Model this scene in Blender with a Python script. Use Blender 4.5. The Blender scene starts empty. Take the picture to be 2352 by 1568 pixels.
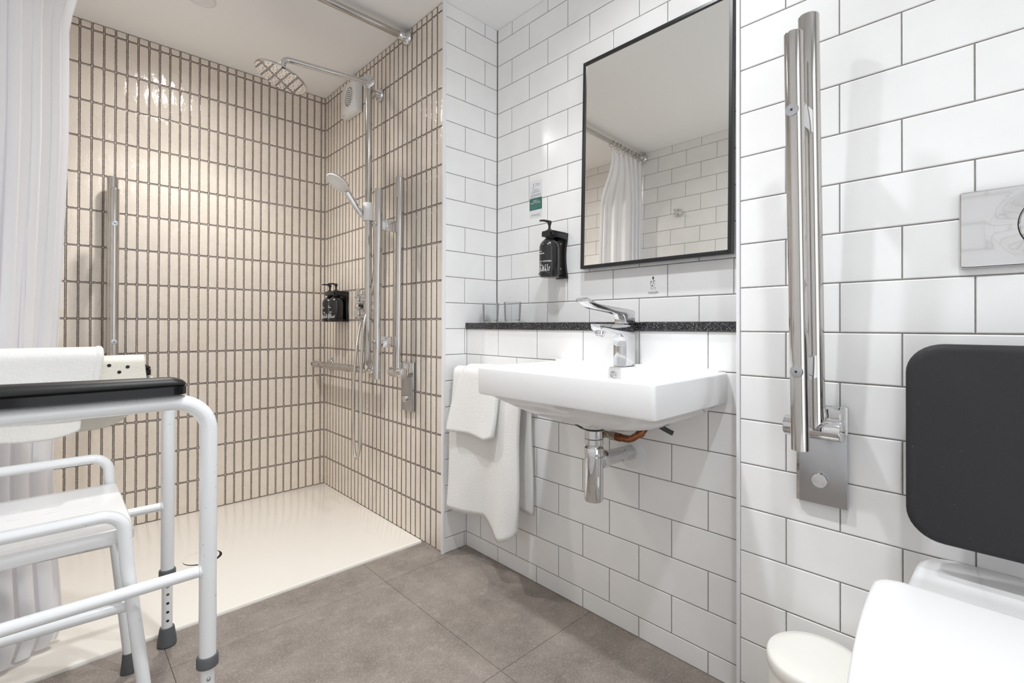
import bpy, bmesh, math, random
from mathutils import Matrix, Vector, Euler
random.seed(7)
PI = math.pi
SC = bpy.context.scene
COL = SC.collection

# ------------------------------------------------------------------ camera
H = .8828
XE, XD, XDP, XB, YC, YA, ZC, XL = 1.1453, 1.1887, 1.35, 1.0765, 1.5609, 2.702, 2.1426, -.24
cam_d = bpy.data.cameras.new('camera'); cam = bpy.data.objects.new('camera', cam_d); COL.objects.link(cam)
cam_d.sensor_width = 36; cam_d.sensor_fit = 'HORIZONTAL'; cam_d.lens = 1110.147 / 2352 * 36
cam_d.shift_x = -(1210.699 - 1176) / 2352; cam_d.shift_y = (741.304 - 784) / 2352
cam_d.clip_start = .01; cam_d.clip_end = 30
YAW, PITCH, ROLL = .77565, .00545, .00209
cam.matrix_world = (Matrix.Translation((0, 0, H)) @ Matrix.Rotation(-YAW, 4, 'Z') @ Matrix.Rotation(PI/2 + PITCH, 4, 'X')
                    @ Matrix.Rotation(ROLL, 4, 'Z'))
SC.camera = cam

# ------------------------------------------------------------------ world, exposure
w = bpy.data.worlds.new('world'); SC.world = w; w.use_nodes = True
w.node_tree.nodes['Background'].inputs[0].default_value = (.94, .97, 1, 1)
w.node_tree.nodes['Background'].inputs[1].default_value = 1.9
vs = SC.view_settings
vs.view_transform = 'Standard'; vs.look = 'None'; vs.gamma = 1; vs.use_curve_mapping = False
vs.exposure = -.04
SC.cycles.use_denoising = True
SC.cycles.caustics_reflective = False; SC.cycles.caustics_refractive = False
SC.cycles.max_bounces = 16; SC.cycles.diffuse_bounces = 12; SC.cycles.glossy_bounces = 6
SC.cycles.sample_clamp_indirect = 4

COOL = (.955, .98, 1.0); WARM = (1.0, .965, .925)
LAMPS = [  # x, y, watts, colour, label
    (.405, 2.215, 36, WARM, 'recessed ceiling downlight glowing warm white over the shower tray'),
    (.41, .81, 34, COOL, 'recessed ceiling downlight over the middle of the bathroom floor'),
    (.93, .77, 21, COOL, 'recessed ceiling downlight in front of the framed mirror and basin'),
    (.41, -.01, 23, COOL, 'recessed ceiling downlight beside the toilet'),
]

# ------------------------------------------------------------------ helpers
MW = {}
def mw(o): return MW.get(o.name, Matrix.Identity(4)) if o else Matrix.Identity(4)
def props(o, label=None, cat=None, group=None, kind=None):
    if label: o['label'] = label
    if cat: o['category'] = cat
    if group: o['group'] = group
    if kind: o['kind'] = kind
    return o
def empty(name, loc, label=None, cat=None, group=None, rot=(0, 0, 0)):
    o = bpy.data.objects.new(name, None); COL.objects.link(o)
    o.location = loc; o.rotation_euler = rot; o.empty_display_size = .05
    MW[o.name] = Matrix.Translation(loc) @ Euler(rot).to_matrix().to_4x4()
    return props(o, label, cat, group)
def link(name, me, mat, parent=None):
    o = bpy.data.objects.new(name, me); COL.objects.link(o)
    if mat is not None and not me.materials:
        for m in (mat if isinstance(mat, (list, tuple)) else [mat]): me.materials.append(m)
    if parent: o.parent = parent; MW[o.name] = mw(parent)
    return o
def copy_tree(o, parent=None):
    c = o.copy(); COL.objects.link(c); c.parent = parent
    for ch in o.children: copy_tree(ch, c)
    return c

def fillet(pts, r, n=6):
    """polyline with rounded corners; r scalar or list per inner point"""
    pts = [Vector(p) for p in pts]; out = [pts[0]]
    for i in range(1, len(pts) - 1):
        rr = r[i - 1] if isinstance(r, (list, tuple)) else r
        a, b, c = pts[i - 1], pts[i], pts[i + 1]
        d1 = (a - b).normalized(); d2 = (c - b).normalized()
        ang = d1.angle(d2)
        if rr <= 0 or ang > PI - 1e-3: out.append(b); continue
        t = min(rr / math.tan(ang / 2), (a - b).length * .49, (c - b).length * .49)
        rr2 = t * math.tan(ang / 2)
        ctr = b + (d1 + d2).normalized() * (rr2 / math.sin(ang / 2))
        p1, p2 = b + d1 * t, b + d2 * t
        v1, v2 = p1 - ctr, p2 - ctr
        for k in range(n + 1):
            out.append(ctr + v1.normalized().slerp(v2.normalized(), k / n) * v1.length)
    out.append(pts[-1]); return out
def smooth_path(pts, n=6):
    pts = [Vector(p) for p in pts]; out = []
    for i in range(len(pts) - 1):
        p0 = pts[max(i - 1, 0)]; p1 = pts[i]; p2 = pts[i + 1]; p3 = pts[min(i + 2, len(pts) - 1)]
        for k in range(n):
            t = k / n
            out.append(.5 * ((2 * p1) + (p2 - p0) * t + (2 * p0 - 5 * p1 + 4 * p2 - p3) * t * t + (3 * p1 - p0 - 3 * p2 + p3) * t ** 3))
    out.append(pts[-1]); return out
def rrect(x0, x1, y0, y1, r, n=6):
    pts = []; r = min(r, (x1 - x0) / 2 - 1e-5, (y1 - y0) / 2 - 1e-5)
    for cx, cy, a in ((x1 - r, y1 - r, 0), (x0 + r, y1 - r, PI / 2), (x0 + r, y0 + r, PI), (x1 - r, y0 + r, 1.5 * PI)):
        for k in range(n + 1):
            t = a + PI / 2 * k / n
            pts.append((cx + r * math.cos(t), cy + r * math.sin(t)))
    return pts
def lerp(tab, x):
    if x <= tab[0][0]: return tab[0][1]
    for (a, b), (c, d) in zip(tab, tab[1:]):
        if x <= c: return b + (d - b) * (x - a) / (c - a)
    return tab[-1][1]

class MB:
    def __init__(s): s.v = []; s.f = []; s.m = []
    def add(s, vs, fs, mi=0):
        b = len(s.v); s.v += [Vector(p) for p in vs]; s.f += [tuple(i + b for i in f) for f in fs]; s.m += [mi] * len(fs); return s
    def box(s, x0, x1, y0, y1, z0, z1, bev=0, seg=2, mi=0):
        bm = bmesh.new(); bmesh.ops.create_cube(bm, size=1)
        for v in bm.verts: v.co = Vector(((x0 + x1) / 2 + v.co.x * (x1 - x0), (y0 + y1) / 2 + v.co.y * (y1 - y0), (z0 + z1) / 2 + v.co.z * (z1 - z0)))
        if bev: bmesh.ops.bevel(bm, geom=bm.edges[:], offset=bev, segments=seg, affect='EDGES', profile=.5)
        bm.verts.index_update()
        s.add([v.co.copy() for v in bm.verts], [[v.index for v in f.verts] for f in bm.faces], mi); bm.free(); return s
    def rings(s, rs, cap0=True, cap1=True, closed=False, mi=0):
        n = len(rs[0]); vs = [p for r in rs for p in r]; fs = []
        for i in range(len(rs) - (0 if closed else 1)):
            a = i * n; b = ((i + 1) % len(rs)) * n
            for k in range(n): fs.append((a + k, a + (k + 1) % n, b + (k + 1) % n, b + k))
        if cap0 and not closed: fs.append(tuple(range(n))[::-1])
        if cap1 and not closed: fs.append(tuple(range((len(rs) - 1) * n, len(rs) * n)))
        return s.add(vs, fs, mi)
    def tube(s, pts, r, n=16, caps=True, closed=False, sx=1.0, mi=0):
        pts = [Vector(p) for p in pts]; m = len(pts); rs = []
        def tan(i):
            a = pts[(i - 1) % m] if (closed or i > 0) else pts[i]; b = pts[(i + 1) % m] if (closed or i < m - 1) else pts[i]
            return (b - a).normalized()
        t = tan(0); up = Vector((0, 0, 1)) if abs(t.z) < .9 else Vector((1, 0, 0))
        nrm = t.cross(up).normalized()
        for i in range(m):
            t2 = tan(i); q = t.rotation_difference(t2); nrm = (q @ nrm); nrm = (nrm - t2 * nrm.dot(t2)).normalized(); t = t2
            bn = t.cross(nrm); rr = r[i] if isinstance(r, (list, tuple)) else r
            rs.append([pts[i] + (nrm * math.cos(2 * PI * k / n) * sx + bn * math.sin(2 * PI * k / n)) * rr for k in range(n)])
        return s.rings(rs, caps, caps, closed, mi)
    def lathe(s, prof, o, axis=(0, 0, 1), n=32, mi=0):
        o = Vector(o); ax = Vector(axis).normalized(); q = Vector((0, 0, 1)).rotation_difference(ax); rs = []
        for r, h in prof:
            r = max(r, 1e-5)
            rs.append([o + q @ Vector((r * math.cos(2 * PI * k / n), r * math.sin(2 * PI * k / n), h)) for k in range(n)])
        return s.rings(rs, mi=mi)
    def cyl(s, a, b, r, n=24, bev=0, mi=0):
        a = Vector(a); b = Vector(b); L = (b - a).length
        p = [(r, 0), (r, L)] if not bev else [(r - bev, 0), (r - bev * .3, bev * .3), (r, bev), (r, L - bev), (r - bev * .3, L - bev * .3), (r - bev, L)]
        return s.lathe(p, a, b - a, n, mi)
    def prism(s, poly, fn, d0, d1, bev=0, mi=0):
        """poly 2d, fn(a, b, d) -> 3d"""
        n = len(poly)
        if bev:
            cx = sum(p[0] for p in poly) / n; cy = sum(p[1] for p in poly) / n
            def ins(k):
                out = []
                for i in range(n):
                    p, q, r_ = Vector(poly[i - 1]), Vector(poly[i]), Vector(poly[(i + 1) % n])
                    e1 = (q - p).normalized(); e2 = (r_ - q).normalized(); nn = Vector((-(e1.y + e2.y), e1.x + e2.x))
                    nn = nn.normalized() if nn.length > 1e-6 else Vector((0, 0)); out.append((q.x + nn.x * k, q.y + nn.y * k))
                return out
            area = sum(poly[i - 1][0] * poly[i][1] - poly[i][0] * poly[i - 1][1] for i in range(n))
            k = bev if area > 0 else -bev; sg = 1 if d1 > d0 else -1
            P1 = ins(k); P2 = ins(k * .3)
            s.rings([[fn(a, b, d0) for a, b in P1], [fn(a, b, d0 + sg * bev * .3) for a, b in P2], [fn(a, b, d0 + sg * bev) for a, b in poly],
                     [fn(a, b, d1 - sg * bev) for a, b in poly], [fn(a, b, d1 - sg * bev * .3) for a, b in P2], [fn(a, b, d1) for a, b in P1]], mi=mi)
        else: s.rings([[fn(a, b, d0) for a, b in poly], [fn(a, b, d1) for a, b in poly]], mi=mi)
        return s
    def grid(s, fn, nu, nv, mi=0):
        vs = [fn(i / nu, j / nv) for j in range(nv + 1) for i in range(nu + 1)]; W = nu + 1
        return s.add(vs, [(j * W + i, j * W + i + 1, (j + 1) * W + i + 1, (j + 1) * W + i) for j in range(nv) for i in range(nu)], mi)
    def torus(s, c, axis, R, r, n=32, m=10, mi=0):
        q = Vector((0, 0, 1)).rotation_difference(Vector(axis).normalized())
        return s.tube([Vector(c) + q @ Vector((R * math.cos(2 * PI * k / n), R * math.sin(2 * PI * k / n), 0)) for k in range(n)], r, m, closed=True, mi=mi)
    def build(s, name, mat, parent=None, ang=35, world=True, normals=True):
        M = mw(parent).inverted() if (parent and world) else Matrix.Identity(4)
        me = bpy.data.meshes.new(name); me.from_pydata([M @ v for v in s.v], [], s.f)
        for p, mi in zip(me.polygons, s.m): p.material_index = mi
        if normals:
            bm = bmesh.new(); bm.from_mesh(me); bmesh.ops.recalc_face_normals(bm, faces=bm.faces[:]); bm.to_mesh(me); bm.free()
        if ang:
            me.polygons.foreach_set('use_smooth', [True] * len(me.polygons)); me.set_sharp_from_angle(angle=math.radians(ang))
        me.update()
        return link(name, me, mat, parent)
def solid(o, t, off=0):
    m = o.modifiers.new('thickness', 'SOLIDIFY'); m.thickness = t; m.offset = off; return o
def subsurf(o, n=1):
    m = o.modifiers.new('smooth', 'SUBSURF'); m.levels = n; m.render_levels = n; return o

# ------------------------------------------------------------------ materials
def srgb(r, g, b): return tuple((c / 255 / 12.92 if c / 255 < .04045 else ((c / 255 + .055) / 1.055) ** 2.4) for c in (r, g, b)) + (1,)
class Mat:
    def __init__(s, name, col=(.8, .8, .8), rough=.5, metal=0, spec=.5):
        s.m = bpy.data.materials.new(name); s.m.use_nodes = True; s.nt = s.m.node_tree; s.b = s.nt.nodes['Principled BSDF']
        s.b.inputs['Base Color'].default_value = tuple(col[:3]) + (1,); s.b.inputs['Roughness'].default_value = rough
        s.b.inputs['Metallic'].default_value = metal; s.b.inputs['Specular IOR Level'].default_value = spec
    def node(s, t, **kw):
        n = s.nt.nodes.new(t)
        for k, v in kw.items():
            if k in n.inputs: n.inputs[k].default_value = v
            else: setattr(n, k, v)
        return n
    def lk(s, a, b): s.nt.links.new(a, b)
    def coord(s, kind='Object'):
        return s.node('ShaderNodeTexCoord').outputs[kind]
    def geo(s): return s.node('ShaderNodeNewGeometry').outputs['Position']
    def noise(s, vec, scale, detail=3, rough=.5):
        n = s.node('ShaderNodeTexNoise'); n.inputs['Scale'].default_value = scale; n.inputs['Detail'].default_value = detail
        n.inputs['Roughness'].default_value = rough; s.lk(vec, n.inputs['Vector']); return n.outputs['Fac']
    def ramp(s, fac, stops):
        r = s.node('ShaderNodeValToRGB'); e = r.color_ramp.elements
        while len(e) < len(stops): e.new(.5)
        for k, (p, c) in zip(e, stops): k.position = p; k.color = tuple(c[:3]) + (1,)
        s.lk(fac, r.inputs[0]); return r.outputs[0]
    def color(s, out): s.lk(out, s.b.inputs['Base Color']); return s
    def bump(s, h, strength=.3, dist=.001):
        n = s.node('ShaderNodeBump'); n.inputs['Strength'].default_value = strength; n.inputs['Distance'].default_value = dist
        s.lk(h, n.inputs['Height']); s.lk(n.outputs[0], s.b.inputs['Normal']); return s
    def math(s, op, a, b):
        n = s.node('ShaderNodeMath', operation=op)
        for i, x in enumerate((a, b)):
            if isinstance(x, (int, float)): n.inputs[i].default_value = x
            else: s.lk(x, n.inputs[i])
        return n.outputs[0]
    def mix(s, fac, a, b):
        n = s.node('ShaderNodeMix', data_type='RGBA')
        if isinstance(fac, (int, float)): n.inputs[0].default_value = fac
        else: s.lk(fac, n.inputs[0])
        for i, x in ((6, a), (7, b)):
            if isinstance(x, (tuple, list)): n.inputs[i].default_value = tuple(x[:3]) + (1,)
            else: s.lk(x, n.inputs[i])
        return n.outputs[2]

M = {}
def mk(name, *a, **k): x = Mat(name, *a, **k); M[name] = x.m; return x
x = mk('ceiling_paint', (.92, .92, .92), .9, spec=.2); x.bump(x.noise(x.geo(), 180), .08, .0005)
x = mk('plain_paint', (.8, .8, .79), .8, spec=.2); x.bump(x.noise(x.geo(), 180), .08, .0005)
x = mk('white_tile', (.83, .83, .825), .2, spec=.45)
x.color(x.ramp(x.noise(x.geo(), 9, 2), [(.3, (.84, .84, .84)), (.7, (.88, .88, .88))])); x.bump(x.noise(x.geo(), 14, 2), .06, .004)
x = mk('grey_grout', (.25, .24, .23), .9, spec=.2); x.color(x.ramp(x.noise(x.geo(), 90), [(.3, (.23, .22, .21)), (.7, (.29, .28, .265))]))
x = mk('shower_grout', (.34, .29, .26), .85, spec=.25); x.color(x.ramp(x.noise(x.geo(), 60), [(.3, (.43, .375, .345)), (.7, (.53, .47, .43))]))
# cream glazed tile: the glaze breaks dark along the rounded edges
x = mk('cream_tile', (.8, .72, .62), .14, spec=.5)
g = x.geo(); at = x.node('ShaderNodeAttribute', attribute_name='edge').outputs['Fac']
e = x.math('ADD', at, x.math('MULTIPLY', x.math('SUBTRACT', x.noise(g, 260, 3, .6), .5), .9))
ef = x.ramp(e, [(.50, (0, 0, 0)), (.68, (1, 1, 1))])
face = x.ramp(x.noise(g, 26, 3), [(.3, (.755, .685, .605)), (.55, (.785, .715, .635)), (.8, (.805, .74, .665))])
sp = x.ramp(x.noise(g, 520, 2, .7), [(.60, (0, 0, 0)), (.70, (1, 1, 1))]); pm = x.ramp(x.noise(g, 14, 2), [(.42, (.15, .15, .15)), (.66, (1, 1, 1))])
face = x.mix(x.math('MULTIPLY', x.math('MULTIPLY', sp, pm), .55), face, (.35, .27, .21))
x.color(x.mix(ef, face, (.075, .056, .046)))
mp = x.node('ShaderNodeMapping'); x.lk(g, mp.inputs[0]); mp.inputs['Scale'].default_value = (1, 1, .45)
x.bump(x.noise(mp.outputs[0], 70, 2), .35, .004)
x = mk('floor_vinyl', (.3, .27, .24), .5, spec=.35)
g = x.geo(); a = x.noise(g, 7, 6, .65); b = x.noise(g, 190, 4, .75); c = x.noise(g, 34, 4, .7)
base = x.ramp(a, [(.32, (.195, .168, .149)), (.68, (.315, .275, .245))])
base = x.mix(x.ramp(c, [(.52, (0, 0, 0)), (.72, (.5, .5, .5))]), base, (.40, .36, .325))
x.color(x.mix(x.ramp(b, [(.50, (0, 0, 0)), (.70, (.75, .75, .75))]), base, (.47, .425, .39)))
x.bump(b, .3, .0008)
x = mk('joint_dark', (.1, .09, .08), .9)
x = mk('tray_resin', (.86, .83, .775), .16, spec=.5); x.bump(x.noise(x.geo(), 7, 2), .05, .01)
x = mk('black_stone', (.012, .012, .013), .22)
vo = x.node('ShaderNodeTexVoronoi', feature='F1'); vo.inputs['Scale'].default_value = 420; x.lk(x.geo(), vo.inputs['Vector'])
x.color(x.mix(x.math('MULTIPLY', x.math('LESS_THAN', vo.outputs['Distance'], .33), x.math('GREATER_THAN', x.noise(x.geo(), 300, 2), .52)), (.014, .014, .016), (.42, .42, .43)))
x = mk('chrome', (.70, .70, .71), .05, 1)
x = mk('steel_tube', (.56, .54, .52), .11, 1)
x.bump(x.noise(x.geo(), 40, 2), .02, .001)
x = mk('satin_metal', (.50, .51, .53), .28, 1)
x = mk('hose_metal', (.6, .58, .56), .3, 1)
wv = x.node('ShaderNodeTexWave', bands_direction='Z'); wv.inputs['Scale'].default_value = 220; x.lk(x.geo(), wv.inputs['Vector']); x.bump(wv.outputs['Fac'], .4, .0008)
mk('mirror_glass', (.9, .9, .87), .0, 1)
mk('black_frame', (.012, .012, .013), .3)
mk('black_plastic', (.010, .010, .011), .32)
mk('black_gloss', (.004, .004, .005), .12, spec=.3)
x = mk('black_bottle', (.011, .011, .012), .22); x.b.inputs['Coat Weight'].default_value = .2
mk('white_print', (.82, .82, .82), .5)
mk('black_print', (.01, .01, .01), .5)
mk('grey_print', (.16, .16, .19), .6)
mk('green_print', (.035, .14, .115), .5)
mk('pale_green_print', (.11, .30, .25), .5)
mk('paper', (.76, .76, .79), .5)
mk('ceramic', (.82, .82, .825), .07, spec=.55)
mk('white_plastic', (.79, .79, .795), .22)
mk('cream_plastic', (.83, .82, .77), .25)
mk('matt_white', (.80, .80, .80), .45)
mk('white_trim', (.80, .80, .81), .35)
x = mk('white_enamel', (.80, .815, .83), .16)
n = x.noise(x.geo(), 120, 2, .4); sc = x.ramp(n, [(.72, (0, 0, 0)), (.75, (1, 1, 1))])
x.color(x.mix(x.math('MULTIPLY', sc, .5), (.80, .815, .83), (.45, .43, .42)))
mk('grey_rubber', (.10, .105, .112), .55)
mk('dark_hose', (.045, .048, .048), .45)
x = mk('copper', (.30, .115, .05), .38, .85); x.color(x.ramp(x.noise(x.geo(), 60), [(.3, (.20, .07, .032)), (.7, (.40, .17, .085))]))
mk('brass', (.45, .40, .33), .3, 1)
x = mk('black_vinyl', (.009, .009, .009), .42, spec=.35); x.bump(x.noise(x.geo(), 520, 2), .3, .0006)
x = mk('pad_foam', (.022, .021, .024), .66, spec=.3); x.color(x.mix(x.math('GREATER_THAN', x.noise(x.geo(), 260, 1), .78), (.026, .025, .028), (.10, .10, .11))); x.bump(x.noise(x.geo(), 700, 2), .35, .0004)
def terry(name, col):
    x = mk(name, col, .95, spec=.1); g = x.geo(); n = x.noise(g, 620, 3, .7); n2 = x.noise(g, 150, 2)
    x.color(x.ramp(n, [(.25, tuple(c * .92 for c in col)), (.7, col)])); x.bump(x.math('ADD', n, x.math('MULTIPLY', n2, .8)), .8, .0022)
    x.b.inputs['Sheen Weight'].default_value = .3
terry('terry_white', (.93, .925, .91))
terry('terry_hem', (.88, .86, .82))
x = mk('curtain_cloth', (.90, .905, .93), .85, spec=.1)
x.bump(x.noise(x.geo(), 700, 2), .15, .0004)
tr = x.node('ShaderNodeBsdfTranslucent'); tr.inputs[0].default_value = (.9, .9, .93, 1); ms = x.node('ShaderNodeMixShader'); ms.inputs[0].default_value = .28
x.lk(x.b.outputs[0], ms.inputs[1]); x.lk(tr.outputs[0], ms.inputs[2]); x.lk(ms.outputs[0], x.nt.nodes['Material Output'].inputs[0])
x = mk('mat_rubber', (.74, .71, .63), .6)
vo = x.node('ShaderNodeTexVoronoi'); vo.inputs['Scale'].default_value = 260; x.lk(x.geo(), vo.inputs['Vector']); x.bump(vo.outputs['Distance'], .5, .0012)
mk('dark_hole', (.01, .009, .008), .7)
mk('rust', (.16, .07, .03), .6)
x = mk('spray_plate', (.62, .61, .60), .03, 1)
mk('nozzle_grey', (.17, .165, .16), .5)
x = mk('thin_glass', (1, 1, 1), 0)
lw = x.node('ShaderNodeLayerWeight'); lw.inputs[0].default_value = .25
tp = x.node('ShaderNodeBsdfTransparent'); tp.inputs[0].default_value = (.965, .97, .972, 1); gl = x.node('ShaderNodeBsdfGlossy'); gl.inputs['Roughness'].default_value = .02; gl.inputs[0].default_value = (.9, .9, .9, 1)
ms = x.node('ShaderNodeMixShader'); x.lk(x.math('MULTIPLY', lw.outputs['Fresnel'], .8), ms.inputs[0]); x.lk(tp.outputs[0], ms.inputs[1]); x.lk(gl.outputs[0], ms.inputs[2]); x.lk(ms.outputs[0], x.nt.nodes['Material Output'].inputs[0])
for nm, c in (('lamp_warm', WARM), ('lamp_cool', COOL)):
    x = mk(nm, (1, 1, 1), .5); x.b.inputs['Emission Color'].default_value = c + (1,); x.b.inputs['Emission Strength'].default_value = 14

# ------------------------------------------------------------------ room shell
def struct(name, m, mat, **k):
    o = m.build(name, mat, ang=0 if 'ang' not in k else k['ang']); o['kind'] = 'structure'; return o
GT = .0016  # tile faces stand this proud of the grout
ceiling = struct('ceiling', MB().box(-.35, 1.45, -1.15, 2.8, ZC, ZC + .06), M['ceiling_paint'])
wall_A = struct('wall_shower_back', MB().box(-.30, 1.45, YA + GT, YA + .06, 0, ZC), M['shower_grout'])
wall_B = struct('wall_shower_side', MB().box(XB + GT, 1.45, YC + .02, YA + GT, 0, ZC), M['shower_grout'])
wall_C = struct('wall_return', MB().box(XB + GT, 1.45, YC + GT, YC + .02, 0, ZC), M['grey_grout'])
wall_DP = struct('wall_basin_upper', MB().box(XDP + GT, 1.45, .40, YC + GT, .86, ZC), M['grey_grout'])
wall_D = struct('wall_basin_lower', MB().box(XD + GT, XDP + GT, .455, YC + GT, 0, .8694), M['grey_grout'])
wall_E = struct('wall_toilet', MB().box(XE + GT, 1.45, -1.1, .4625 - GT, 0, ZC), M['grey_grout'])
wall_L = struct('wall_left', MB().box(-.30, XL - GT, -1.1, YA + GT, 0, ZC), M['grey_grout'])
struct('wall_rear', MB().box(-.30, -.20, -1.15, -1.1, 0, ZC).box(.78, 1.45, -1.15, -1.1, 0, ZC).box(-.20, .78, -1.15, -1.1, 2.04, ZC), M['plain_paint'])  # doorway opening added, unseen behind the camera, to let in soft world light
struct('trim_1', MB().box(XB - .0035, XB + .009, YC - .0035, YC + .009, 0, ZC, .002), M['white_trim'])
struct('trim_2', MB().box(XE - .003, XE + .008, .4575, .466, 0, ZC, .0018), M['white_trim'])

_tile_cache = {}
def tile_mesh(kind, wd, ht):
    key = (kind, round(wd, 4), round(ht, 4))
    if key in _tile_cache: return _tile_cache[key]
    me = bpy.data.meshes.new('tile')
    if kind == 'white':
        b = min(.0018, wd * .3, ht * .3); P = lambda i, z: [(-wd/2+i, -ht/2+i, z), (wd/2-i, -ht/2+i, z), (wd/2-i, ht/2-i, z), (-wd/2+i, ht/2-i, z)]
        vs = P(0, -GT) + P(0, -.0009) + P(b, 0)
        fs = [(8, 9, 10, 11)] + [(a + k, a + (k + 1) % 4, a + 4 + (k + 1) % 4, a + 4 + k) for a in (0, 4) for k in range(4)]
        me.from_pydata(vs, [], fs); me.materials.append(M['white_tile'])
        me.polygons.foreach_set('use_smooth', [True] * len(me.polygons)); me.set_sharp_from_angle(angle=math.radians(60))
        # keep the face flat: custom split not needed, bevel carries the curvature
        for p in me.polygons: p.use_smooth = False
    else:
        def ring(i, z, r):
            return [(a, c, z) for a, c in rrect(-wd/2+i, wd/2-i, -ht/2+i, ht/2-i, r, 1)]
        i2 = min(.0042, wd * .3, ht * .3)
        R3 = [ring(0, -GT, .0026), ring(.0003, -.0006, .0026), ring(i2, 0, .0026)]
        n = 8; vs = [p for r in R3 for p in r]
        fs = [(a*n + k, a*n + (k+1) % n, (a+1)*n + (k+1) % n, (a+1)*n + k) for a in (0, 1) for k in range(n)] + [tuple(range(2*n, 3*n))]
        me.from_pydata(vs, [], fs); me.materials.append(M['cream_tile'])
        at = me.attributes.new('edge', 'FLOAT', 'POINT')
        for i in range(len(vs)): at.data[i].value = (1.6, 1.15, .0)[i // n]
        me.polygons.foreach_set('use_smooth', [True] * len(me.polygons)); me.set_sharp_from_angle(angle=math.radians(50))
    me.update(); _tile_cache[key] = me; return me
FR = {  # wall frames: origin, u axis, n axis (v is world z)
    'x-': (Vector((0, 1, 0)), Vector((-1, 0, 0))), 'y-': (Vector((1, 0, 0)), Vector((0, -1, 0))),
    'x+': (Vector((0, 1, 0)), Vector((1, 0, 0))), 'y+': (Vector((1, 0, 0)), Vector((0, 1, 0)))}
def lay(wall, face, plane, rects, kind, limit=300, rank=None, jitter=0.0):
    U, N = FR[face]; Z = Vector((0, 0, 1)); u = Z.cross(N)  # right handed
    rot = Matrix((u, Z, N)).transposed().to_4x4(); items = []
    for u0, u1, z0, z1 in rects:
        wd, ht = u1 - u0, z1 - z0
        if wd < .004 or ht < .004: continue
        c = U * ((u0 + u1) / 2) + Z * ((z0 + z1) / 2) + (Vector((plane, 0, 0)) if face[0] == 'x' else Vector((0, plane, 0)))
        items.append((rank(c, wd * ht) if rank else 0, c, wd, ht))
    items.sort(key=lambda t: -t[0])
    for _, c, wd, ht in items[:limit]:
        o = bpy.data.objects.new('tile', tile_mesh(kind, wd, ht)); COL.objects.link(o); o.parent = wall
        o.matrix_local = Matrix.Translation(c) @ rot @ Euler((random.uniform(-1, 1) * jitter, random.uniform(-1, 1) * jitter, 0)).to_matrix().to_4x4()
    if items[limit:]:
        vs, fs, ed = [], [], []
        for _, c, wd, ht in items[limit:]:
            me = tile_mesh(kind, wd, ht); b = len(vs); Mx = Matrix.Translation(c) @ rot
            vs += [Mx @ v.co for v in me.vertices]; fs += [tuple(i + b for i in p.vertices) for p in me.polygons]
            if kind != 'white': ed += [d.value for d in me.attributes['edge'].data]
        me = bpy.data.meshes.new('tile_field'); me.from_pydata(vs, [], fs); me.materials.append(M['white_tile' if kind == 'white' else 'cream_tile'])
        if ed:
            at = me.attributes.new('edge', 'FLOAT', 'POINT'); at.data.foreach_set('value', ed)
            me.polygons.foreach_set('use_smooth', [True] * len(me.polygons)); me.set_sharp_from_angle(angle=math.radians(50))
        o = link('tile_field', me, None, wall); o['kind'] = 'stuff'

P0, PZ, PW = .8696, .1015, .203; G = .0026
def brick(u0, u1, z0, z1, uref, par):
    out = []
    for k in range(-9, 14):
        a, b = P0 + k * PZ + G / 2, P0 + (k + 1) * PZ - G / 2
        a, b = max(a, z0), min(b, z1)
        if b - a < .006: continue
        off = uref + (PZ if (k + par) % 2 else 0)
        n0 = math.floor((u0 - off) / PW)
        for j in range(n0, n0 + int((u1 - u0) / PW) + 3):
            c, d = max(off + j * PW + G / 2, u0), min(off + (j + 1) * PW - G / 2, u1)
            if d - c > .005: out.append((c, d, a, b))
    return out
def near(c, a): return a / (.7 * c.x + .714 * c.y + .2) ** 2
lay(wall_E, 'x-', XE, brick(-.78, .4565, .001, ZC - .001, .35875, 1), 'white', jitter=.0012)
lay(wall_D, 'x-', XD, brick(.4685, YC - .003, .001, .8680, 1.469, 0), 'white', jitter=.0012)
lay(wall_DP, 'x-', XDP, brick(.4685, YC - .003, .894, ZC - .001, 1.4702, 0), 'white', jitter=.0012)
lay(wall_C, 'y-', YC, brick(XB + .0105, XDP - .002, .001, ZC - .001, 1.18105, 1), 'white', jitter=.0012)
lay(wall_E, 'y+', .4625, brick(XE + .011, XDP - .003, .894, ZC - .001, 1.25, 0), 'white')
lay(wall_L, 'x+', XL, brick(-.78, YA - .003, .001, ZC - .001, 1.508, 1), 'white', rank=lambda c, a: (c.z > 1) + c.z * .01)
SZ, SP, PWs, GS = 2.1104, .15033, .03773, .0032
def stack(joints, z_lo, z_hi):
    out = []
    for k in range(-1, 15):
        a, b = max(SZ - (k + 1) * SP + GS / 2, z_lo), min(SZ - k * SP - GS / 2, z_hi)
        if b - a < .005: continue
        for c, d in joints: out.append((c, d, a, b))
    return out
ja = [(1.05338 + GS / 2, XB - .0025)] + [(max(1.05338 - (c + 1) * PWs + GS / 2, XL + .002), 1.05338 - c * PWs - GS / 2) for c in range(35)]
lay(wall_A, 'y-', YA, stack(ja, .0105, ZC - .001), 'cream', 300,
    lambda c, a: (a / (.7 * c.x + .714 * c.y) ** 2) * (.02 if c.x < .03 else 1) * (.3 if (c.x < .2 and c.z < 1.0) else 1), jitter=.004)
jb = [(2.66284 + GS / 2, YA - .0025)] + [(max(2.66284 - (c + 1) * PWs + GS / 2, YC + .0105), 2.66284 - c * PWs - GS / 2) for c in range(29)]
lay(wall_B, 'x-', XB, stack(jb, .003, ZC - .001), 'cream', 300, lambda c, a: a / (.7 * c.x + .714 * c.y) ** 2, jitter=.004)

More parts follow.
